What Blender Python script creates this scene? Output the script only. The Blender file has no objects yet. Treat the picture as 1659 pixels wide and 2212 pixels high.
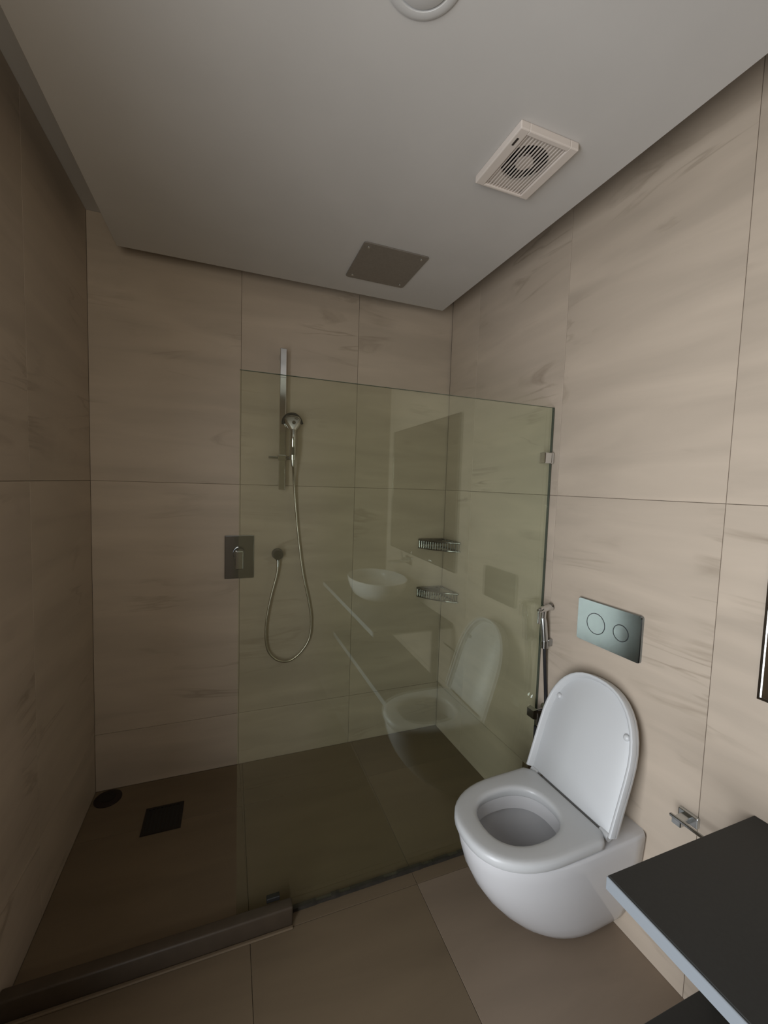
import bpy, bmesh, math, random
from mathutils import Vector, Matrix

random.seed(7)
SC = bpy.context.scene
COL = SC.collection
PI = math.pi

# ------------------------------------------------------------------ camera
FW, FH = 1659.0, 2212.0
F_PX = 888.245
YAW, PITCH, ROLL = 0.360133, -0.0679438, 0.0312892
fwd = Vector((math.sin(YAW) * math.cos(PITCH), math.cos(YAW) * math.cos(PITCH), math.sin(PITCH)))
rgt = fwd.cross(Vector((0, 0, 1))).normalized()
upv = rgt.cross(fwd)
cr, sr = math.cos(ROLL), math.sin(ROLL)
r2 = rgt * cr + upv * sr
u2 = upv * cr - rgt * sr
cam = bpy.data.cameras.new('camera')
cam.sensor_fit = 'VERTICAL'
cam.sensor_height = 36.0
cam.lens = 36.0 * F_PX / FH
cam.clip_start = 0.02
cam_o = bpy.data.objects.new('camera', cam)
COL.objects.link(cam_o)
cam_o.matrix_world = Matrix(((r2.x, u2.x, -fwd.x, 0), (r2.y, u2.y, -fwd.y, 0), (r2.z, u2.z, -fwd.z, 1.5), (0, 0, 0, 1)))
SC.camera = cam_o

# ------------------------------------------------------------------ light and exposure
world = bpy.data.worlds.new('world')
SC.world = world
world.use_nodes = True
wb = world.node_tree.nodes['Background']
wb.inputs['Color'].default_value = (0.72, 0.80, 0.90, 1)
wb.inputs['Strength'].default_value = 0.25

def area(name, loc, rot, sx, sy, power, col, spread=PI):
    l = bpy.data.lights.new(name, 'AREA')
    l.shape = 'RECTANGLE'; l.size = sx; l.size_y = sy; l.energy = power; l.color = col; l.spread = spread
    o = bpy.data.objects.new(name, l); COL.objects.link(o)
    o.location = loc; o.rotation_euler = rot
    return o
# daylight reaching the bathroom through its open doorway in the left wall, behind the camera
area('doorway_daylight', (-0.86, -0.02, 1.06), (0, -PI / 2, math.radians(20)), 2.06, 0.80, 27.5, (0.91, 0.95, 1.0), math.radians(140))
# weaker fill light added behind the camera to lift the back wall
area('back_wall_fill', (-0.27, -0.84, 1.62), (-PI / 2 - math.radians(45), 0, PI), 0.50, 0.95, 10.5, (1.0, 0.91, 0.76))

vs = SC.view_settings
vs.view_transform = 'Standard'
vs.look = 'None'
vs.gamma = 1.0
vs.use_curve_mapping = False
vs.exposure = 0.2
SC.cycles.max_bounces = 10
SC.cycles.diffuse_bounces = 5
SC.cycles.glossy_bounces = 5
SC.cycles.transparent_max_bounces = 12
SC.cycles.caustics_reflective = False
SC.cycles.caustics_refractive = False

# ------------------------------------------------------------------ materials
def mat(name):
    m = bpy.data.materials.new(name); m.use_nodes = True
    nt = m.node_tree
    return m, nt, nt.nodes['Principled BSDF']

def simple(name, col, rough=0.4, metal=0.0, noise=0.0, scale=30.0, bump=0.0, spec=0.5, dr=0.03):
    m, nt, b = mat(name)
    b.inputs['Base Color'].default_value = (*col, 1)
    b.inputs['Roughness'].default_value = rough
    b.inputs['Metallic'].default_value = metal
    b.inputs['Specular IOR Level'].default_value = spec
    tc = nt.nodes.new('ShaderNodeTexCoord')
    n = nt.nodes.new('ShaderNodeTexNoise'); n.inputs['Scale'].default_value = scale; n.inputs['Detail'].default_value = 4
    nt.links.new(tc.outputs['Object'], n.inputs['Vector'])
    if noise > 0:
        r = nt.nodes.new('ShaderNodeValToRGB')
        r.color_ramp.elements[0].position = 0.3; r.color_ramp.elements[1].position = 0.7
        r.color_ramp.elements[0].color = tuple(c * (1 - noise) for c in col) + (1,)
        r.color_ramp.elements[1].color = tuple(min(1, c * (1 + noise)) for c in col) + (1,)
        nt.links.new(n.outputs['Fac'], r.inputs['Fac'])
        nt.links.new(r.outputs['Color'], b.inputs['Base Color'])
    else:
        mr = nt.nodes.new('ShaderNodeMapRange')
        mr.inputs['To Min'].default_value = max(0.02, rough - dr); mr.inputs['To Max'].default_value = rough + dr
        nt.links.new(n.outputs['Fac'], mr.inputs['Value'])
        nt.links.new(mr.outputs['Result'], b.inputs['Roughness'])
    if bump > 0:
        bp = nt.nodes.new('ShaderNodeBump'); bp.inputs['Strength'].default_value = bump; bp.inputs['Distance'].default_value = 0.002
        nt.links.new(n.outputs['Fac'], bp.inputs['Height']); nt.links.new(bp.outputs['Normal'], b.inputs['Normal'])
    return m

def tile_mat(name, base, dark, rough, vein=0.5, axes='yz', tilt=0.35):
    """beige stone-look porcelain: soft clouds plus a few thin brown streaks running across"""
    m, nt, b = mat(name)
    N, L = nt.nodes, nt.links
    tc = N.new('ShaderNodeTexCoord'); oi = N.new('ShaderNodeObjectInfo')
    off = N.new('ShaderNodeVectorMath'); off.operation = 'SCALE'
    off.inputs[0].default_value = (13.1, 7.7, 5.3)
    L.new(oi.outputs['Random'], off.inputs['Scale'])
    add = N.new('ShaderNodeVectorMath'); add.operation = 'ADD'
    L.new(tc.outputs['Object'], add.inputs[0]); L.new(off.outputs[0], add.inputs[1])
    mp = N.new('ShaderNodeMapping')
    mp.inputs['Rotation'].default_value = (tilt, 0, 0) if axes == 'yz' else ((0, -tilt, 0) if axes == 'xz' else (0, 0, tilt))
    mp.inputs['Scale'].default_value = {'yz': (1, 0.7, 4.2), 'xz': (0.7, 1, 4.2), 'xy': (0.8, 3.2, 1)}[axes]
    L.new(add.outputs[0], mp.inputs['Vector'])
    n1 = N.new('ShaderNodeTexNoise'); n1.inputs['Scale'].default_value = 2.2; n1.inputs['Detail'].default_value = 6; n1.inputs['Distortion'].default_value = 0.5
    L.new(mp.outputs[0], n1.inputs['Vector'])
    r1 = N.new('ShaderNodeValToRGB')
    r1.color_ramp.elements[0].position = 0.3; r1.color_ramp.elements[0].color = (*[c * 0.86 for c in base], 1)
    r1.color_ramp.elements[1].position = 0.72; r1.color_ramp.elements[1].color = (*[min(1, c * 1.08) for c in base], 1)
    L.new(n1.outputs['Fac'], r1.inputs['Fac'])
    # thin streaks: where a stretched noise crosses its mid level
    n2 = N.new('ShaderNodeTexNoise'); n2.inputs['Scale'].default_value = 1.5; n2.inputs['Detail'].default_value = 5; n2.inputs['Distortion'].default_value = 0.8
    L.new(mp.outputs[0], n2.inputs['Vector'])
    sb = N.new('ShaderNodeMath'); sb.operation = 'SUBTRACT'; sb.inputs[1].default_value = 0.5; L.new(n2.outputs['Fac'], sb.inputs[0])
    ab = N.new('ShaderNodeMath'); ab.operation = 'ABSOLUTE'; L.new(sb.outputs[0], ab.inputs[0])
    mr = N.new('ShaderNodeMapRange'); mr.inputs['From Min'].default_value = 0.0; mr.inputs['From Max'].default_value = 0.03
    mr.inputs['To Min'].default_value = 1.0; mr.inputs['To Max'].default_value = 0.0; L.new(ab.outputs[0], mr.inputs['Value'])
    n3 = N.new('ShaderNodeTexNoise'); n3.inputs['Scale'].default_value = 2.6; n3.inputs['Detail'].default_value = 3
    L.new(add.outputs[0], n3.inputs['Vector'])
    m3 = N.new('ShaderNodeMapRange'); m3.inputs['From Min'].default_value = 0.5; m3.inputs['From Max'].default_value = 0.72; L.new(n3.outputs['Fac'], m3.inputs['Value'])
    mu = N.new('ShaderNodeMath'); mu.operation = 'MULTIPLY'; L.new(mr.outputs[0], mu.inputs[0]); L.new(m3.outputs[0], mu.inputs[1])
    mv = N.new('ShaderNodeMath'); mv.operation = 'MULTIPLY'; mv.inputs[1].default_value = vein; L.new(mu.outputs[0], mv.inputs[0])
    mx = N.new('ShaderNodeMix'); mx.data_type = 'RGBA'
    L.new(mv.outputs[0], mx.inputs['Factor']); L.new(r1.outputs['Color'], mx.inputs['A'])
    mx.inputs['B'].default_value = (*dark, 1)
    L.new(mx.outputs['Result'], b.inputs['Base Color'])
    b.inputs['Roughness'].default_value = rough
    b.inputs['Specular IOR Level'].default_value = 0.35
    n4 = N.new('ShaderNodeTexNoise'); n4.inputs['Scale'].default_value = 60; n4.inputs['Detail'].default_value = 4
    L.new(tc.outputs['Object'], n4.inputs['Vector'])
    bp = N.new('ShaderNodeBump'); bp.inputs['Strength'].default_value = 0.06; bp.inputs['Distance'].default_value = 0.002
    L.new(n4.outputs['Fac'], bp.inputs['Height']); L.new(bp.outputs['Normal'], b.inputs['Normal'])
    return m

BEIGE = (0.50, 0.42, 0.336)
VEIN = (0.22, 0.17, 0.12)
M = {}
M['tile_yz'] = tile_mat('beige_stone_tile_side', BEIGE, VEIN, 0.42, 0.65, 'yz', 0.32)
M['tile_xz'] = tile_mat('beige_stone_tile_back', BEIGE, VEIN, 0.42, 0.45, 'xz', 0.22)
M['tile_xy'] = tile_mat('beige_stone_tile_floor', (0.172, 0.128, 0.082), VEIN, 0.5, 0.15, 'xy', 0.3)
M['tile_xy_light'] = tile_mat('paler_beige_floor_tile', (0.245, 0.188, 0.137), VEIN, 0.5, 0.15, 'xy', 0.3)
M['grout'] = simple('grout', (0.40, 0.335, 0.265), 0.9, noise=0.1, scale=80)
M['ceiling_paint'] = simple('white_ceiling_paint', (0.53, 0.51, 0.485), 0.75, noise=0.02, scale=6)
M['plaster'] = simple('rough_plaster', (0.20, 0.145, 0.095), 0.9, noise=0.06, scale=12)
M['porcelain'] = simple('white_porcelain', (0.62, 0.62, 0.63), 0.12, spec=0.5, dr=0.005)
M['seat'] = simple('white_seat_plastic', (0.565, 0.575, 0.58), 0.30, dr=0.005)
M['chrome'] = simple('chrome', (0.72, 0.73, 0.73), 0.09, 1.0)
M['chrome_dark'] = simple('dark_chrome', (0.42, 0.43, 0.43), 0.14, 1.0)
M['satin'] = simple('satin_steel', (0.60, 0.62, 0.62), 0.2, 1.0)
M['brushed'] = simple('brushed_steel', (0.26, 0.235, 0.205), 0.5, 0.5, noise=0.06, scale=90)
M['hose'] = simple('chrome_hose', (0.62, 0.58, 0.50), 0.25, 1.0)
M['dark_hose'] = simple('black_chrome_hose', (0.05, 0.05, 0.055), 0.2, 0.6)
M['fan'] = simple('cream_plastic', (0.64, 0.575, 0.52), 0.45)
M['fan_dark'] = simple('dark_fan_cavity', (0.02, 0.012, 0.008), 0.8, noise=0.2)
M['black'] = simple('black_rubber', (0.012, 0.011, 0.01), 0.6, noise=0.1)
M['drain'] = simple('dark_drain_metal', (0.012, 0.008, 0.006), 0.6, 0.1)
M['dark_cap'] = simple('dark_cap', (0.018, 0.010, 0.008), 0.6, 0.1)
M['counter'] = simple('charcoal_counter', (0.026, 0.026, 0.024), 0.5, noise=0.08, scale=120, spec=0.4)
M['counter_edge'] = simple('grey_counter_edge', (0.25, 0.275, 0.30), 0.35)
M['curb'] = simple('brown_stone_curb', (0.062, 0.045, 0.030), 0.5, noise=0.1, scale=25)
M['door_white'] = simple('white_door_paint', (0.6, 0.58, 0.55), 0.5, noise=0.02)
M['mirror'] = simple('mirror_silver', (0.85, 0.86, 0.86), 0.03, 1.0)
M['sealant'] = simple('stained_sealant', (0.03, 0.026, 0.02), 0.6, noise=0.4, scale=40)
M['flush_chrome'] = simple('flush_plate_chrome', (0.29, 0.315, 0.32), 0.17, 1.0)
M['mixer_chrome'] = simple('mixer_chrome', (0.27, 0.29, 0.30), 0.10, 1.0)
M['basket_wire'] = simple('basket_wire', (0.24, 0.24, 0.23), 0.2, 1.0)
M['lamp_glass'] = simple('frosted_lamp_cover', (0.55, 0.54, 0.525), 0.4)

def glass_mat():
    m = bpy.data.materials.new('green_tinted_glass'); m.use_nodes = True
    nt = m.node_tree; N, L = nt.nodes, nt.links
    N.clear()
    out = N.new('ShaderNodeOutputMaterial')
    tr = N.new('ShaderNodeBsdfTransparent'); tr.inputs['Color'].default_value = (0.945, 0.975, 0.92, 1)
    gl = N.new('ShaderNodeBsdfGlossy'); gl.inputs['Roughness'].default_value = 0.0; gl.inputs['Color'].default_value = (0.95, 1.0, 0.95, 1)
    lw = N.new('ShaderNodeLayerWeight'); lw.inputs['Blend'].default_value = 0.5
    pw = N.new('ShaderNodeMath'); pw.operation = 'POWER'; pw.inputs[1].default_value = 5.0; L.new(lw.outputs['Facing'], pw.inputs[0])
    ma = N.new('ShaderNodeMath'); ma.operation = 'MULTIPLY_ADD'; ma.inputs[1].default_value = 0.94; ma.inputs[2].default_value = 0.085
    L.new(pw.outputs[0], ma.inputs[0])
    mx = N.new('ShaderNodeMixShader'); L.new(ma.outputs[0], mx.inputs[0]); L.new(tr.outputs[0], mx.inputs[1]); L.new(gl.outputs[0], mx.inputs[2])
    L.new(mx.outputs[0], out.inputs['Surface'])
    return m
M['glass'] = glass_mat()
M['glass_edge'] = simple('dark_green_glass_edge', (0.05, 0.075, 0.06), 0.2)

# ------------------------------------------------------------------ mesh helpers
class B:
    def __init__(self):
        self.bm = bmesh.new()
    def box(self, lo, hi, bevel=0.0, seg=2, smooth=False):
        bm = self.bm
        vs_ = [bm.verts.new((x, y, z)) for x in (lo[0], hi[0]) for y in (lo[1], hi[1]) for z in (lo[2], hi[2])]
        q = [(0, 1, 3, 2), (4, 6, 7, 5), (0, 4, 5, 1), (2, 3, 7, 6), (0, 2, 6, 4), (1, 5, 7, 3)]
        fs = [bm.faces.new([vs_[i] for i in f]) for f in q]
        if bevel > 0:
            es = set(e for f in fs for e in f.edges)
            r = bmesh.ops.bevel(bm, geom=list(es), offset=bevel, segments=seg, profile=0.5, affect='EDGES')
            if smooth:
                for f in r['faces']: f.smooth = True
        return self
    def ring_loft(self, rings, cap0=True, cap1=True, smooth=True, closed=True):
        bm = self.bm
        R = [[bm.verts.new(p) for p in ring] for ring in rings]
        n = len(R[0])
        for a, b in zip(R[:-1], R[1:]):
            for i in range(n if closed else n - 1):
                j = (i + 1) % n
                f = bm.faces.new((a[i], a[j], b[j], b[i])); f.smooth = smooth
        if cap0: bm.faces.new(list(reversed(R[0])))
        if cap1: bm.faces.new(R[-1])
        return self
    def tube(self, pts, rad, n=12, smooth=True, cap=True):
        pts = [Vector(p) for p in pts]
        rads = rad if isinstance(rad, (list, tuple)) else [rad] * len(pts)
        rings = []
        prev = None
        for i, p in enumerate(pts):
            t = (pts[min(i + 1, len(pts) - 1)] - pts[max(i - 1, 0)]).normalized()
            if prev is None:
                a = Vector((0, 0, 1)) if abs(t.z) < 0.9 else Vector((1, 0, 0))
                u = t.cross(a).normalized()
            else:
                u = (prev - t * prev.dot(t)).normalized()
            prev = u
            w = t.cross(u)
            rings.append([p + (u * math.cos(2 * PI * k / n) + w * math.sin(2 * PI * k / n)) * rads[i] for k in range(n)])
        return self.ring_loft(rings, cap, cap, smooth)
    def lathe(self, prof, c=(0, 0, 0), axis='z', n=40, smooth=True):
        """prof: (radius, height) pairs"""
        rings = []
        for r, h in prof:
            ring = []
            for k in range(n):
                a = 2 * PI * k / n
                x, y = max(r, 1e-4) * math.cos(a), max(r, 1e-4) * math.sin(a)
                p = {'z': (x, y, h), 'x': (h, x, y), 'y': (x, h, y)}[axis]
                ring.append((c[0] + p[0], c[1] + p[1], c[2] + p[2]))
            rings.append(ring)
        return self.ring_loft(rings, True, True, smooth)
    def obj(self, name, m, parent=None, loc=(0, 0, 0), rotz=0.0, sharp=45):
        bmesh.ops.recalc_face_normals(self.bm, faces=self.bm.faces)
        me = bpy.data.meshes.new(name)
        sm = any(f.smooth for f in self.bm.faces)
        self.bm.to_mesh(me); self.bm.free()
        if sharp is not None and sm:
            try: me.set_sharp_from_angle(angle=math.radians(sharp))
            except Exception: pass
        me.materials.append(M[m])
        o = bpy.data.objects.new(name, me)
        COL.objects.link(o)
        o.location = loc; o.rotation_euler = (0, 0, rotz)
        if parent: o.parent = parent
        return o

def tag(o, label, cat, group=None):
    o['label'] = label; o['category'] = cat
    if group: o['group'] = group
    return o
def thing(name, label, cat, loc=(0, 0, 0), rotz=0.0, group=None):
    o = bpy.data.objects.new(name, None); COL.objects.link(o)
    o.empty_display_size = 0.05
    o.location = loc; o.rotation_euler = (0, 0, rotz)
    return tag(o, label, cat, group)
def struct(o):
    o['kind'] = 'structure'; return o
def spline(pts, n=8):
    """Catmull-Rom through the points"""
    P = [Vector(p) for p in pts]
    P = [P[0] * 2 - P[1]] + P + [P[-1] * 2 - P[-2]]
    out = []
    for i in range(1, len(P) - 2):
        p0, p1, p2, p3 = P[i - 1:i + 3]
        for k in range(n):
            t = k / n
            out.append(0.5 * ((2 * p1) + (p2 - p0) * t + (2 * p0 - 5 * p1 + 4 * p2 - p3) * t * t + (3 * p1 - p0 - 3 * p2 + p3) * t ** 3))
    out.append(P[-2])
    return out

# ------------------------------------------------------------------ room dimensions (metres, camera above the origin)
XL, YB, YF = -0.587, 2.20, -0.62
ZC, ZP = 2.64, 2.455
SL = 0.037
def WX(y): return 1.217 + (YB - y) * SL          # the right wall, a little out of square
AW = PI + math.atan(SL)                            # local x = out of the right wall, local y = towards the camera
def on_wall(y, z): return (WX(y), y, z)
CW = 1.0 / math.cos(math.atan(SL))
GAP = 0.0016
TT = 0.008

def tiles(parent, spans_a, spans_b, maker, m, name='tile'):
    for a0, a1 in spans_a:
        for b0, b1 in spans_b:
            b = B(); lo, hi = maker(a0 + GAP / 2, a1 - GAP / 2, b0 + GAP / 2, b1 - GAP / 2)
            c = Vector(((lo[0] + hi[0]) / 2, (lo[1] + hi[1]) / 2, (lo[2] + hi[2]) / 2))
            b.box(Vector(lo) - c, Vector(hi) - c, 0.0006, 1)
            b.obj(name, m, parent, loc=c)
def spans(cuts): return list(zip(cuts[:-1], cuts[1:]))

# floor
o = struct(B().box((-1.0, -1.1, -0.12), (1.46, 2.32, -TT)).obj('floor', 'grout'))
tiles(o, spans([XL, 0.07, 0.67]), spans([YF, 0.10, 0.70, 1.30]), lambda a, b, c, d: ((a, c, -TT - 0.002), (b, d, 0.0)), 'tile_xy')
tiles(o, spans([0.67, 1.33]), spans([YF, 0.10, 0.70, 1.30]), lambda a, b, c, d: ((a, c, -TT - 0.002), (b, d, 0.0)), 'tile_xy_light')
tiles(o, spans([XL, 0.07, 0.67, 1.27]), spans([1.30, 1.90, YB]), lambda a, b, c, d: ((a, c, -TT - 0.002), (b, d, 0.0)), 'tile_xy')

# back wall
ZCUT = [0.0, 0.28, 1.475, ZC]
o = struct(B().box((XL - 0.12, YB + TT, -0.02), (1.40, YB + 0.13, ZC + 0.1)).obj('wall_back', 'grout'))
tiles(o, spans([XL, 0.05, 0.65, 1.222]), spans(ZCUT), lambda a, b, c, d: ((a, YB, c), (b, YB + TT + 0.002, d)), 'tile_xz')

# left wall with the doorway behind the camera
DY0, DY1, DZ = -0.46, 0.46, 2.12
b = B()
b.box((XL - 0.12, DY1, -0.02), (XL - TT, YB + 0.02, ZC + 0.1))
b.box((XL - 0.12, YF - 0.1, -0.02), (XL - TT, DY0, ZC + 0.1))
b.box((XL - 0.12, DY0, DZ), (XL - TT, DY1, ZC + 0.1))
o = struct(b.obj('wall_left', 'grout'))
mk = lambda a, b, c, d: ((XL - TT - 0.002, a, c), (XL, b, d))
tiles(o, spans([DY1, 1.00, 1.60, YB]), spans(ZCUT), mk, 'tile_yz')
tiles(o, spans([YF, DY0]), spans(ZCUT), mk, 'tile_yz')
tiles(o, spans([DY0, DY1]), [(DZ, ZC)], mk, 'tile_yz')
b = B()
b.box((XL - 0.13, DY0 - 0.05, 0), (XL + 0.012, DY0 + 0.015, DZ + 0.05), 0.003)
b.box((XL - 0.13, DY1 - 0.015, 0), (XL + 0.012, DY1 + 0.05, DZ + 0.05), 0.003)
b.box((XL - 0.13, DY0 + 0.015, DZ - 0.015), (XL + 0.012, DY1 - 0.015, DZ + 0.05), 0.003)
struct(b.obj('door_1', 'door_white'))

# front wall behind the camera
b = B()
b.box((XL - 0.12, YF - 0.12, -0.02), (-0.55, YF, ZC + 0.1))
b.box((0.0, YF - 0.12, -0.02), (1.46, YF, ZC + 0.1))
b.box((-0.55, YF - 0.12, 2.12), (0.0, YF, ZC + 0.1))
b.box((-0.55, YF - 0.12, -0.02), (0.0, YF, 1.12))
struct(b.obj('wall_front', 'plaster'))
b = B()  # frame of an unseen opening, added to let the fill light in
b.box((-0.55, YF - 0.11, 1.12), (-0.525, YF - 0.04, 2.12), 0.003)
b.box((-0.025, YF - 0.11, 1.12), (0.0, YF - 0.04, 2.12), 0.003)
b.box((-0.525, YF - 0.11, 1.12), (-0.025, YF - 0.04, 1.145), 0.003)
b.box((-0.525, YF - 0.11, 2.095), (-0.025, YF - 0.04, 2.12), 0.003)
struct(b.obj('added_window_1', 'door_white'))

# right wall, built in its own frame (origin on the wall line at y = 0)
o = struct(B().box((-0.13, -2.34, -0.02), (-TT, 0.76, ZC + 0.1)).obj('wall_right', 'grout', loc=on_wall(0, 0), rotz=AW))
yl = lambda y: -y * CW
mk = lambda a, b, c, d: ((-TT - 0.002, a, c), (0.0, b, d))
tiles(o, spans([yl(2.19), yl(1.925), yl(1.325), yl(0.725), yl(0.125), yl(YF)]), spans([0.0, 0.2745, 1.475, ZC]), mk, 'tile_yz')

# ceiling: upper slab and the dropped white panel with its shadow gap
o = struct(B().box((XL - 0.12, YF - 0.1, ZC), (1.46, YB + 0.12, ZC + 0.12)).obj('ceiling', 'ceiling_paint'))
B().box((-0.447, YF + 0.13, ZP), (1.086, 2.072, ZP + 0.06), 0.0015, 1).obj('dropped_panel', 'ceiling_paint', o)
b = B()
for x in (-0.2, 0.3, 0.8):
    for y in (-0.2, 0.7, 1.6): b.box((x - 0.02, y - 0.02, ZP + 0.055), (x + 0.02, y + 0.02, ZC + 0.005))
b.obj('hanger', 'plaster', o)

# ------------------------------------------------------------------ glass screen
GA = 0.0075
t = thing('shower_screen', 'tall frameless green-tinted glass screen across the shower, clamped to the right wall', 'glass screen', (0.027, 1.3475, 0.0), GA)
GW = 1.212
B().box((0, 0, 0.012), (GW, 0.010, 1.832)).obj('glass_pane', 'glass', t)
b = B()
b.box((0, 0.0025, 1.832), (GW, 0.0075, 1.8335))
b.obj('polished_top_edge', 'glass_edge', t)
b = B(); b.box((GW, 0.0005, 0.012), (GW + 0.003, 0.0095, 1.833)); b.obj('wall_edge', 'glass_edge', t)
b = B()
random.seed(3)
x = 0.185
pts0 = []
while x < GW:
    w = random.uniform(0.03, 0.07); hgt = random.uniform(0.004, 0.009)
    b.box((x, -0.002 - hgt * 0.3, 0.0), (min(x + w, GW), 0.012, 0.006 + hgt)); x += w
b.obj('sealant_joint', 'sealant', t)
for zc in (1.627, 0.30):
    c = B().box((GW - 0.042, -0.012, zc - 0.0225), (GW + 0.004, 0.022, zc + 0.0225), 0.003, 2).obj('wall_clamp', 'chrome', t)
c = B().box((0.098, -0.003, 0.062), (0.142, 0.016, 0.078), 0.002, 1).obj('bottom_clip', 'black', t)

# curb across the shower entrance
t = thing('shower_curb', 'low brown stone curb on the floor across the shower entrance', 'curb', (-0.19, 1.32, 0))
B().box((-0.397, -0.018, 0.0), (0.398, 0.022, 0.068), 0.006, 3, True).obj('curb_stone', 'curb', t)
B().box((-0.397, -0.030, 0.0), (0.398, -0.018, 0.007), 0.003, 2).obj('base_bead', 'tile_xy', t)

# ------------------------------------------------------------------ shower fittings on the back wall
t = thing('slide_rail', 'flat chrome slide rail upright on the back wall beside the shower mixer', 'shower rail', (0.2465, YB, 1.455))
B().box((-0.016, -0.066, 0.0), (0.016, -0.054, 0.70), 0.0025, 2).obj('bar', 'chrome', t)
B().box((-0.0162, -0.0668, 0.557), (0.0162, -0.0535, 0.560)).obj('dark_band', 'chrome_dark', t)  # thin darker band across the bar
for z in (0.02, 0.655):
    B().box((-0.012, -0.056, z), (0.008, 0.0, z + 0.028), 0.002, 1).obj('wall_bracket', 'chrome_dark', t)
s = B().box((-0.022, -0.072, 0.147), (0.022, -0.046, 0.175), 0.003, 2).obj('slider', 'chrome', t)
B().box((-0.066, -0.066, 0.155), (-0.020, -0.052, 0.167), 0.003, 2).obj('slider_lever', 'chrome_dark', s)
B().tube([(0.02, -0.062, 0.161), (0.038, -0.085, 0.161)], 0.009, 12).obj('hand_shower_cradle', 'chrome_dark', s)

# hand shower with its hose
t = thing('hand_shower', 'chrome hand shower with a looped metal hose hanging at the slide rail', 'hand shower', (0.294, 2.105, 1.60))
hp = spline([(0, 0, 0.005), (0, 0, 0.045), (0.0, -0.004, 0.09), (0.0, -0.004, 0.125), (0, 0.004, 0.155)], 6)
hr = []
for i in range(len(hp)):
    f = i / (len(hp) - 1)
    hr.append(0.0145 + 0.002 * math.sin(f * PI) - 0.0015 * f)
B().tube(hp, hr, 16).obj('handle', 'chrome', t)
B().box((-0.007, -0.0175, 0.03), (0.007, -0.010, 0.075), 0.002, 2).obj('grip_inset', 'chrome_dark', t)
# flattened fan-shaped head, face tipped towards the wall side and down
b = B()
rings = []
for z, hw, th, yo in [(0.135, 0.011, 0.010, 0.002), (0.155, 0.016, 0.011, 0.004), (0.172, 0.030, 0.013, 0.008), (0.19, 0.040, 0.015, 0.014), (0.21, 0.043, 0.016, 0.020), (0.224, 0.036, 0.014, 0.026), (0.231, 0.018, 0.009, 0.030)]:
    rings.append([(hw * math.cos(2 * PI * k / 24), yo + th * math.sin(2 * PI * k / 24), z + 0.0) for k in range(24)])
h = b.ring_loft(rings).obj('head', 'chrome', t)
b = B()
b.tube(spline([(-0.046, 0.016, 0.185), (-0.042, 0.022, 0.212), (-0.02, 0.030, 0.234), (0.012, 0.032, 0.238), (0.036, 0.026, 0.218), (0.047, 0.016, 0.190)], 6), 0.0065, 10)
b.obj('rubber_rim', 'black', h)
B().lathe([(0.0, -0.004), (0.007, -0.004), (0.009, 0.0)], (0.004, -0.003, 0.192), 'y', 16).obj('mode_button', 'chrome_dark', h)
B().tube([(0, 0, 0.006), (0, 0, -0.004), (0.0005, 0, -0.018), (0.001, 0.002, -0.026)], [0.0085, 0.009, 0.0075, 0.0065], 14).obj('hose_connector', 'chrome', t)
hx = [(0.297, 2.105, 1.585), (0.307, 2.145, 1.522), (0.320, 2.170, 1.403), (0.341, 2.178, 1.208), (0.369, 2.178, 1.010), (0.402, 2.178, 0.857), (0.417, 2.178, 0.755), (0.409, 2.178, 0.653), (0.366, 2.177, 0.582), (0.305, 2.176, 0.540), (0.243, 2.175, 0.550), (0.196, 2.174, 0.601), (0.180, 2.172, 0.677), (0.183, 2.168, 0.775), (0.203, 2.165, 0.896), (0.228, 2.162, 1.000), (0.236, 2.162, 1.055), (0.236, 2.162, 1.075)]
hx = [(x - 0.294, y - 2.105, z - 1.60) for x, y, z in hx]
hh = B().tube(spline(hx, 10), 0.0062, 12).obj('hose', 'hose', t)
B().tube([(0.236 - 0.294, 2.162 - 2.105, 1.055 - 1.6), (0.236 - 0.294, 2.162 - 2.105, 1.095 - 1.6)], 0.0085, 14).obj('hose_collar', 'chrome', hh)

t = thing('wall_outlet', 'small round chrome hose outlet elbow on the back wall below the slide rail', 'hose outlet', (0.236, YB, 1.118))
B().lathe([(0.029, 0.0), (0.029, -0.006), (0.0265, -0.010), (0.0265, -0.046), (0.024, -0.050), (0.0, -0.050)], (0, 0, 0), 'y', 32).obj('outlet_body', 'mixer_chrome', t)
B().tube([(0, -0.038, -0.012), (0, -0.038, -0.032)], 0.010, 14).obj('outlet_spout', 'chrome_dark', t)

t = thing('shower_mixer', 'rectangular chrome shower mixer plate with a single lever on the back wall', 'shower mixer', (0.048, YB, 1.107))
B().box((-0.0705, -0.009, -0.110), (0.0705, 0.0, 0.110), 0.003, 2).obj('cover_plate', 'mixer_chrome', t)
B().lathe([(0.029, -0.006), (0.029, -0.046), (0.027, -0.05), (0.0, -0.05)], (-0.002, 0, 0.022), 'y', 40).obj('lever_hub', 'mixer_chrome', t)
lv = B().box((-0.019, -0.066, -0.052), (0.017, -0.050, 0.038), 0.003, 2).obj('lever', 'chrome_dark', t)
B().box((-0.006, -0.0668, -0.034), (0.010, -0.0655, -0.018)).obj('square_mark', 'chrome_dark', lv)

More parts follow.
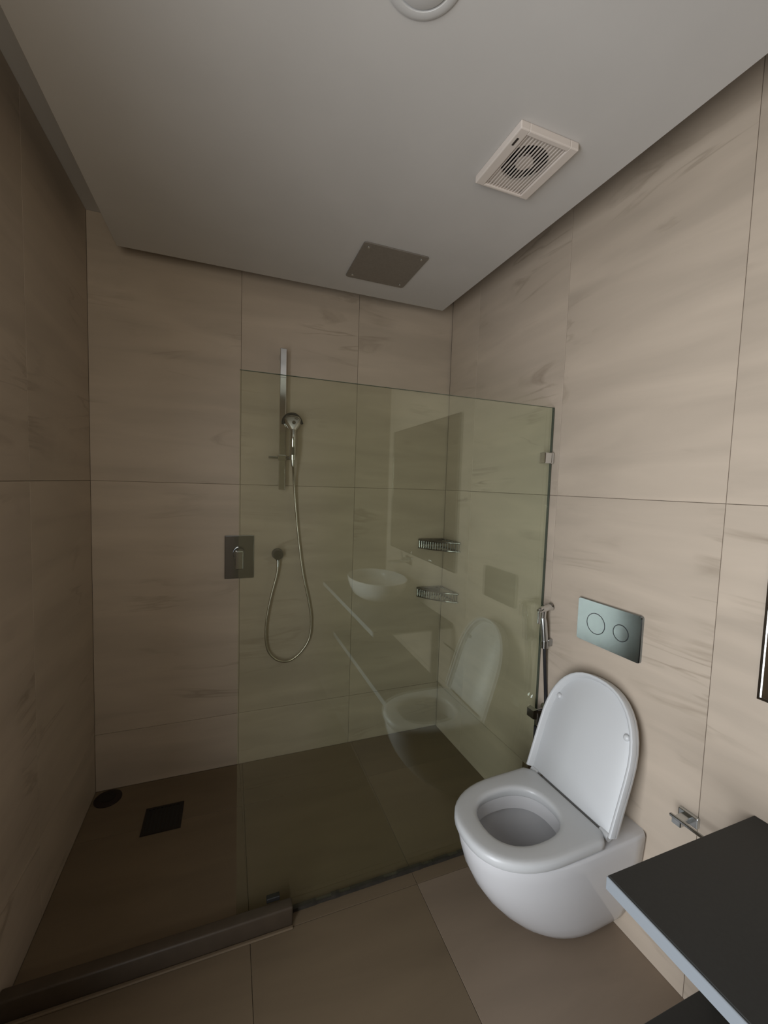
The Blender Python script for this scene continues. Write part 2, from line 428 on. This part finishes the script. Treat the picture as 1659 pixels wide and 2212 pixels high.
# two corner baskets in the back right corner
def basket(label, z):
    t = thing('corner_basket', label, 'basket', (WX(YB - 0.02), YB, z), 0, 'corner baskets behind the glass')
    A_ = Vector((-0.166, -0.006, 0)); C_ = Vector((0.002, -0.196, 0)); K = Vector((-0.008, -0.008, 0))
    def tri(zz, r, s=1.0):
        b = B()
        c = (A_ + C_ + K) / 3
        P = [c + (p - c) * s + Vector((0, 0, zz)) for p in (A_, K, C_)]
        mid = (P[0] + P[2]) / 2 + Vector((-0.014, -0.014, 0))
        for p, q in ((P[0], P[1]), (P[1], P[2])): b.tube([p, q], r, 8)
        b.tube(spline([P[2], (P[2] + mid) / 2 + Vector((-0.004, -0.004, 0)), mid, (mid + P[0]) / 2 + Vector((-0.004, -0.004, 0)), P[0]], 5), r, 8)
        return b
    tri(0, 0.0055).obj('top_rim', 'basket_wire', t)
    tri(-0.048, 0.004).obj('bottom_rim', 'basket_wire', t)
    for k in range(17):
        f = (k + 0.5) / 17
        p = A_.lerp(C_, f) + Vector((-0.014, -0.014, 0)) * (4 * f * (1 - f))
        B().tube([p, p + Vector((0, 0, -0.048))], 0.0028, 6).obj('upright_wire', 'basket_wire', t)
    for k in range(8):
        f = (k + 0.5) / 8
        p = A_.lerp(C_, f); q = A_.lerp(K, min(1, f * 2)) if f < 0.5 else K.lerp(C_, (f - 0.5) * 2)
        B().tube([p + Vector((-0.008, -0.008, -0.048)), q + Vector((0, 0, -0.048))], 0.0025, 6).obj('floor_wire', 'basket_wire', t)
    c = B(); c.box((-0.166, -0.011, -0.030), (-0.012, -0.008, -0.004)); c.obj('back_strip', 'basket_wire', t)
    return t
basket('upper of the two chrome wire corner baskets behind the glass', 1.178)
basket('lower of the two chrome wire corner baskets behind the glass', 0.886)

# ------------------------------------------------------------------ floor drains
t = thing('floor_drain', 'square dark metal floor drain in the shower floor', 'floor drain', (-0.267, 1.932, 0))
b = B()
S = 0.077
for lo, hi in (((-S, -S), (S, -S + 0.012)), ((-S, S - 0.012), (S, S)), ((-S, -S + 0.012), (-S + 0.012, S - 0.012)), ((S - 0.012, -S + 0.012), (S, S - 0.012))):
    b.box((lo[0], lo[1], 0.0), (hi[0], hi[1], 0.004))
b.obj('frame', 'drain', t)
B().box((-S + 0.012, -S + 0.012, 0.0), (S - 0.012, S - 0.012, 0.0015)).obj('pit', 'black', t)
for k in range(8):
    x = -S + 0.020 + k * 0.0163
    B().box((x, -S + 0.012, 0.0012), (x + 0.007, S - 0.012, 0.0035)).obj('grate_bar', 'drain', t)
t = thing('round_floor_drain', 'round dark drain cover on the shower floor in the left back corner', 'floor drain', (-0.522, 2.135, 0))
B().lathe([(0.056, 0.0), (0.056, 0.004), (0.05, 0.007), (0.0, 0.007)], n=36).obj('cover_disc', 'dark_cap', t)
B().lathe([(0.03, 0.006), (0.03, 0.009), (0.0, 0.009)], n=28).obj('centre_plug', 'drain', t)

# ------------------------------------------------------------------ ceiling fittings
FZ = ZP
t = thing('exhaust_fan', 'cream square exhaust fan grille with slats mounted on the white ceiling', 'exhaust fan', (0.800, 1.053, FZ))
fx, fy, fd = 0.097, 0.108, 0.022
b = B()
b.box((-fx, -fy, -fd), (-fx + 0.030, fy, 0.0), 0.003, 2)
b.box((fx - 0.030, -fy, -fd), (fx, fy, 0.0), 0.003, 2)
b.box((-fx + 0.028, -fy, -fd), (fx - 0.028, -fy + 0.016, 0.0), 0.003, 2)
b.box((-fx + 0.028, fy - 0.010, -fd), (fx - 0.028, fy, 0.0), 0.003, 2)
b.obj('housing', 'fan', t)
# backing plate with a round opening
b = B()
n = 48; R0 = 0.066
inner = [(R0 * math.cos(2 * PI * k / n), R0 * math.sin(2 * PI * k / n)) for k in range(n)]
outer = []
for x, y in inner:
    s = min((fx - 0.029) / max(abs(x), 1e-6), (fy - 0.011) / max(abs(y), 1e-6)); outer.append((x * s, y * s))
b.ring_loft([[(x, y, -0.010) for x, y in outer], [(x, y, -0.010) for x, y in inner], [(x, y, -0.001) for x, y in inner]], False, False, False)
b.obj('face_plate', 'fan', t)
B().lathe([(0.066, -0.0006), (0.0, -0.0006)], n=40).obj('fan_opening', 'fan_dark', t)
B().lathe([(0.024, -0.0008), (0.025, -0.0095), (0.018, -0.0115), (0.0, -0.0115)], n=32).obj('hub', 'fan', t)
for k in range(5):
    a = 2 * PI * k / 5
    b = B()
    ca, sa = math.cos(a), math.sin(a)
    P = lambda r, w, z: (r * ca - w * sa, r * sa + w * ca, z)
    b.ring_loft([[P(0.022, -0.009, -0.002), P(0.022, 0.009, -0.006), P(0.022, 0.009, -0.007), P(0.022, -0.009, -0.003)], [P(0.062, -0.018, -0.002), P(0.062, 0.016, -0.007), P(0.062, 0.016, -0.008), P(0.062, -0.018, -0.003)]], smooth=False)
    b.obj('blade', 'fan_dark', t)
for k in range(13):
    x = -fx + 0.035 + k * (2 * fx - 0.070) / 12.0
    B().box((x - 0.0013, -fy + 0.014, -fd + 0.003), (x + 0.0013, fy - 0.008, -fd + 0.006)).obj('slat', 'fan', t)
B().box((-fx + 0.011, -fy + 0.030, -fd - 0.0006), (-fx + 0.017, -fy + 0.055, -fd + 0.001)).obj('maker_badge', 'fan_dark', t)

t = thing('ceiling_plate', 'square brushed metal plate with screws set in the white ceiling above the shower', 'ceiling plate', (0.637, 1.768, FZ))
b = B()
rc = 0.012; hx_, hy_ = 0.143, 0.147
out = []
for cx, cy, a0 in ((hx_ - rc, hy_ - rc, 0), (-hx_ + rc, hy_ - rc, PI / 2), (-hx_ + rc, -hy_ + rc, PI), (hx_ - rc, -hy_ + rc, 1.5 * PI)):
    for k in range(5):
        a = a0 + k * PI / 8; out.append((cx + rc * math.cos(a), cy + rc * math.sin(a)))
b.ring_loft([[(x, y, 0) for x, y in out], [(x, y, -0.004) for x, y in out], [(x * 0.992, y * 0.992, -0.005) for x, y in out]], smooth=False)
b.obj('metal_plate', 'brushed', t)
for sx, sy in ((1, -1), (-1, 1), (1, 1), (-1, -1)):
    B().lathe([(0.006, -0.0045), (0.0055, -0.007), (0.0, -0.0075)], (sx * 0.117, sy * 0.119, 0), n=14).obj('screw', 'satin', t)

t = thing('ceiling_downlight', 'round white recessed downlight in the ceiling, switched off', 'downlight', (0.337, 0.765, FZ))
B().lathe([(0.078, 0.0), (0.078, -0.003), (0.070, -0.007), (0.060, -0.006), (0.056, 0.0)], n=48).obj('trim_ring', 'lamp_glass', t)
B().lathe([(0.055, -0.0005), (0.053, -0.008), (0.035, -0.014), (0.0, -0.016)], n=48).obj('diffuser', 'lamp_glass', t)

# ------------------------------------------------------------------ toilet
TY = 1.042
t = thing('toilet', 'white wall-hung toilet with its lid raised against the beige wall', 'toilet', on_wall(TY, 0), AW)
def dsect(Lf, hw, ub, z, n=22, p=2.3, ls=0.42, rb=0.0):
    """D outline: flat back at u = ub, straight sides, rounded front at u = Lf"""
    us = ub + (Lf - ub) * ls
    pts = [(ub + rb * 0.0, -hw + rb), (ub + rb, -hw)] if rb > 0 else [(ub, -hw)]
    pts += [(ub + (us - ub) * k / 4, -hw) for k in range(1, 4)]
    for k in range(n + 1):
        a = -PI / 2 + PI * k / n
        c, s = math.cos(a), math.sin(a)
        pts.append((us + (Lf - us) * math.copysign(abs(c) ** (2 / p), c), hw * math.copysign(abs(s) ** (2 / p), s)))
    pts += [(ub + (us - ub) * k / 4, hw) for k in range(3, 0, -1)]
    pts += [(ub + rb, hw), (ub, hw - rb)] if rb > 0 else [(ub, hw)]
    return [(u, v, z) for u, v in pts]
prof = [(0.020, 0.225, 0.072, 2.0), (0.022, 0.258, 0.090, 2.0), (0.030, 0.292, 0.104, 2.0), (0.055, 0.338, 0.120, 2.0), (0.09, 0.384, 0.134, 2.0), (0.135, 0.432, 0.146, 2.0), (0.19, 0.480, 0.157, 2.05), (0.25, 0.521, 0.168, 2.12), (0.31, 0.551, 0.176, 2.2), (0.36, 0.566, 0.180, 2.25), (0.395, 0.572, 0.182, 2.3), (0.403, 0.570, 0.180, 2.3), (0.406, 0.562, 0.174, 2.3)]
b = B()
rings = [dsect(L, hw, 0.0, z, p=p, ls=0.40, rb=0.012) for z, L, hw, p in prof]
# opening and inner bowl, same point count
def inner(z, u0, u1, hw, N):
    pts = []
    for k in range(N):
        a = 2 * PI * (k + 0.5) / N + PI
        c, s = math.cos(a), math.sin(a)
        pts.append(((u0 + u1) / 2 + (u1 - u0) / 2 * math.copysign(abs(c) ** 0.85, c), hw * math.copysign(abs(s) ** 0.85, s), z))
    return pts
N_ = len(rings[0])
for z, u0, u1, hw in [(0.406, 0.232, 0.512, 0.112), (0.400, 0.232, 0.512, 0.112), (0.362, 0.236, 0.508, 0.109), (0.358, 0.225, 0.520, 0.122), (0.345, 0.215, 0.525, 0.132), (0.28, 0.21, 0.48, 0.115), (0.21, 0.215, 0.41, 0.085), (0.165, 0.225, 0.34, 0.05), (0.160, 0.26, 0.30, 0.02)]:
    rings.append(inner(z, u0, u1, hw, N_))
b.ring_loft(rings).obj('bowl', 'porcelain', t, sharp=50)
# seat ring
SZ = 0.408
b = B()
so = lambda d, z: dsect(0.580 - d, 0.178 - d, 0.165 + d, z, p=2.35, ls=0.40, rb=0.028)
NS = len(so(0, 0))
si = lambda d, z: inner(z, 0.238 - d, 0.505 + d, 0.107 + d, NS)
rings = [si(0.004, SZ), so(0.004, SZ), so(0.0, SZ + 0.004), so(0.0, SZ + 0.022), so(0.003, SZ + 0.028), so(0.010, SZ + 0.0315), so(0.020, SZ + 0.0325),
         si(0.016, SZ + 0.0325), si(0.008, SZ + 0.031), si(0.002, SZ + 0.026), si(0.0, SZ + 0.018), si(0.004, SZ)]
b.ring_loft(rings, False, False)
b.obj('seat', 'seat', t, sharp=60)
# lid: shallow tray, hinged at its straight end and leaning back
LA = math.radians(17.5)
HU, HZ = 0.160, 0.437
def lid_pt(s, v, d):
    """s along the lid from hinge, v across, d out of the inner face"""
    ds, dc = math.sin(LA), math.cos(LA)
    return (HU - s * ds + d * dc, v, HZ + s * dc + d * ds)
LL, LW = 0.425, 0.182
lo_ = lambda e, d: [lid_pt(u, v, d) for u, v, _ in dsect(LL - e, LW - e, 0.0, 0, p=2.35, ls=0.42)]
b = B()
b.ring_loft([lo_(0.008, -0.022), lo_(0.002, -0.020), lo_(0.0, -0.014), lo_(0.0, -0.004), lo_(0.002, -0.002)])
R_ = [lo_(0.0, -0.006), lo_(0.0, 0.0165), lo_(0.0015, 0.018), lo_(0.0065, 0.018), lo_(0.010, 0.0155), lo_(0.017, -0.001), lo_(0.019, -0.006)]
# the rim runs round sides and front and is open along the hinge
b.ring_loft([[r[k] for r in R_] for k in range(len(R_[0]))])
lid = b.obj('lid', 'seat', t, sharp=50)
for v in (-0.138, 0.138):
    b = B()
    c0 = Vector(lid_pt(0.292, v, -0.003)); nrm = (Vector(lid_pt(0.285, v, 1)) - Vector(lid_pt(0.285, v, 0))).normalized()
    b.tube([c0, c0 + nrm * 0.006, c0 + nrm * 0.010, c0 + nrm * 0.012], [0.0105, 0.0105, 0.008, 0.003], 18).obj('bumper', 'seat', lid)
for v in (-0.150, 0.150):
    B().tube([(0.158, v - 0.016, SZ + 0.019), (0.158, v + 0.016, SZ + 0.019)], 0.0125, 16).obj('hinge', 'seat', t)
B().box((0.120, -0.125, 0.404), (0.168, 0.125, 0.424), 0.003, 1).obj('hinge_cover', 'seat', t)

# flush plate
t = thing('flush_plate', 'satin chrome dual flush plate with two round buttons above the toilet', 'flush plate', on_wall(1.0505, 1.018), AW)
hw, hh_, rc = 0.1255, 0.0795, 0.009
out = []
for cx, cy, a0 in ((hw - rc, hh_ - rc, 0), (-hw + rc, hh_ - rc, PI / 2), (-hw + rc, -hh_ + rc, PI), (hw - rc, -hh_ + rc, 1.5 * PI)):
    for k in range(6):
        a = a0 + k * PI / 10; out.append((cx + rc * math.cos(a), cy + rc * math.sin(a)))
B().ring_loft([[(0, y, z) for y, z in out], [(0.009, y, z) for y, z in out], [(0.012, y * 0.985, z * 0.977) for y, z in out]], smooth=False).obj('plate', 'flush_chrome', t)
for y, r in ((-0.044, 0.0365), (0.055, 0.0275)):
    bt = B().lathe([(r, 0.0115), (r, 0.0122), (0.0, 0.0124)], (0, y, 0.0), 'x', 44, False).obj('button', 'flush_chrome', t)
    B().lathe([(r + 0.0018, 0.0119), (r + 0.0018, 0.0127), (r - 0.0006, 0.0127), (r - 0.0006, 0.0119)], (0, y, 0.0), 'x', 44).obj('button_rim', 'dark_hose', bt)

# hand bidet sprayer in its holder, hose to the valve
SY = 1.312
t = thing('bidet_sprayer', 'chrome hand bidet sprayer hanging in a wall holder between glass and toilet', 'bidet sprayer', on_wall(SY, 0.87), AW)
B().tube([(0.030, 0, -0.020), (0.034, 0, 0.02), (0.044, 0, 0.085), (0.047, 0, 0.105)], [0.0145, 0.0145, 0.0145, 0.0115], 18).obj('handle', 'satin', t)
B().tube([(0.0735, 0, 0.134), (0.060, 0, 0.140), (0.040, 0, 0.142), (0.024, 0, 0.145), (0.010, 0, 0.148)], [0.009, 0.0125, 0.0135, 0.0115, 0.0165], 18).obj('spray_head', 'chrome', t)
B().tube([(0.046, 0, 0.10), (0.047, 0, 0.135)], [0.0105, 0.012], 16).obj('neck', 'chrome', t)
B().box((0.066, -0.006, 0.082), (0.074, 0.006, 0.135), 0.002, 2).obj('trigger', 'chrome', t)
b = B()
b.box((0.0, -0.013, -0.016), (0.022, 0.013, 0.014), 0.003, 2)
b.tube([(0.031, 0, -0.022), (0.032, 0, 0.008)], 0.0165, 20)
b.obj('holder', 'chrome_dark', t)
hz = [(0.030, 0, -0.02), (0.027, 0, -0.06), (0.016, 0.0, -0.16), (0.012, 0.004, -0.24), (0.016, 0.016, -0.34), (0.030, 0.020, -0.43), (0.045, 0.010, -0.46), (0.048, -0.004, -0.44), (0.046, -0.008, -0.36)]
B().tube(spline(hz, 8), 0.0068, 12).obj('hose', 'dark_hose', t)

t = thing('angle_valve', 'dark chrome angle valve on the right wall behind the toilet lid', 'valve', on_wall(1.315, 0.575), AW)
B().lathe([(0.027, 0.0), (0.027, 0.004), (0.018, 0.010), (0.0, 0.010)], (0, 0, 0), 'x', 28).obj('wall_flange', 'chrome_dark', t)
B().tube([(0.005, 0, 0), (0.055, 0, 0)], 0.0115, 16).obj('valve_body', 'chrome_dark', t)
B().tube([(0.042, 0, 0), (0.042, 0, -0.055)], [0.0105, 0.0095], 14).obj('outlet', 'chrome_dark', t)
b = B()
b.ring_loft([[(0.052, y, z) for y, z in ((-0.012, -0.010), (0.012, -0.010), (0.012, 0.012), (-0.012, 0.012))],
             [(0.066, y, z) for y, z in ((-0.020, -0.020), (0.020, -0.020), (0.020, 0.022), (-0.020, 0.022))],
             [(0.084, y, z) for y, z in ((-0.018, -0.016), (0.018, -0.016), (0.018, 0.018), (-0.018, 0.018))]], smooth=False)
b.obj('valve_knob', 'chrome_dark', t)

# toilet paper holder
t = thing('paper_holder', 'empty chrome toilet paper holder bar on the wall beside the countertop', 'paper holder', on_wall(0.746, 0.555), AW)
B().box((0.0, -0.027, -0.018), (0.012, 0.027, 0.014), 0.003, 2).obj('mount_plate', 'satin', t)
B().box((0.010, -0.016, -0.012), (0.060, 0.010, 0.006), 0.002, 1).obj('arm', 'satin', t)
B().box((0.053, -0.022, 0.004), (0.062, 0.135, 0.013), 0.002, 1).obj('roll_bar', 'chrome_dark', t)

# ------------------------------------------------------------------ vanity
CX = 0.768
t = thing('countertop', 'dark charcoal countertop slab with a pale grey front edge on the right', 'countertop')
def slab(b, x0, y0, y1, z0, z1, bev):
    ring = lambda z, e: [(x0 + e, y0 + e, z), (WX(y0) - 0.001, y0 + e, z), (WX(y1) - 0.001, y1 - e, z), (x0 + e, y1 - e, z)]
    b.ring_loft([ring(z0, 0), ring(z1 - bev, 0), ring(z1, bev)], smooth=False)
    return b
slab(B(), CX, YF + 0.002, 0.600, 0.645, 0.675, 0.0015).obj('slab', 'counter', t)
B().box((CX - 0.005, YF + 0.002, 0.6445), (CX, 0.6005, 0.6735), 0.0015, 1).obj('front_edge', 'counter_edge', t)
t = thing('lower_shelf', 'dark charcoal shelf unit under the countertop at the right edge', 'shelf')
slab(B(), 0.865, YF + 0.002, 0.606, 0.205, 0.240, 0.0015).obj('shelf_board', 'counter', t)
B().box((0.861, YF + 0.002, 0.205), (0.865, 0.606, 0.239), 0.001, 1).obj('front_edge', 'counter_edge', t)
B().box((1.145, 0.575, 0.240), (1.190, 0.595, 0.6445), 0.001, 1).obj('support_post', 'counter', t)
B().box((1.145, -0.50, 0.240), (1.190, -0.48, 0.6445), 0.001, 1).obj('support_post', 'counter', t)

t = thing('wall_mirror', 'dark-looking rectangular wall mirror with a thin chrome frame above the countertop', 'mirror', on_wall(0.612, 0.984), AW)
MH, ML = 0.945, 1.10
B().box((0.003, 0.006, 0.006), (0.010, ML - 0.006, MH - 0.006)).obj('mirror_glass', 'mirror', t)
B().box((0.0, 0.0, 0.0), (0.014, 0.006, MH)).obj('frame_side', 'chrome_dark', t)
B().box((0.0, ML - 0.006, 0.0), (0.014, ML, MH)).obj('frame_side', 'chrome_dark', t)
B().box((0.0, 0.006, 0.0), (0.014, ML - 0.006, 0.006)).obj('frame_rail', 'chrome_dark', t)
B().box((0.0, 0.006, MH - 0.006), (0.014, ML - 0.006, MH)).obj('frame_rail', 'chrome_dark', t)

t = thing('wash_basin', 'oval white vessel basin on the dark countertop, seen mirrored in the glass screen', 'basin', (1.035, -0.08, 0.675))
t.scale = (1.0, 1.38, 1.0)
B().lathe([(0.105, 0.0), (0.13, 0.004), (0.165, 0.03), (0.19, 0.075), (0.204, 0.12), (0.208, 0.146), (0.204, 0.149), (0.199, 0.146), (0.192, 0.12), (0.172, 0.07), (0.13, 0.035), (0.03, 0.022), (0.0, 0.022)], n=56).obj('bowl', 'porcelain', t)
B().lathe([(0.022, 0.022), (0.022, 0.026), (0.0, 0.027)], n=24).obj('waste_cover', 'chrome', t)
t = thing('basin_tap', 'chrome mixer tap mounted on the wall above the vessel basin', 'tap', on_wall(-0.10, 0.93), AW)
B().box((0.0, -0.06, -0.03), (0.008, 0.06, 0.03), 0.003, 2).obj('wall_plate', 'chrome', t)
B().tube([(0.006, -0.03, 0), (0.10, -0.03, 0), (0.17, -0.03, 0), (0.178, -0.03, -0.012)], 0.011, 14).obj('spout', 'chrome', t)
B().tube([(0.006, 0.035, 0), (0.045, 0.035, 0)], 0.016, 18).obj('control', 'chrome', t)
B().tube([(0.04, 0.035, 0), (0.05, 0.035, 0.06)], 0.005, 10).obj('lever', 'chrome', t)
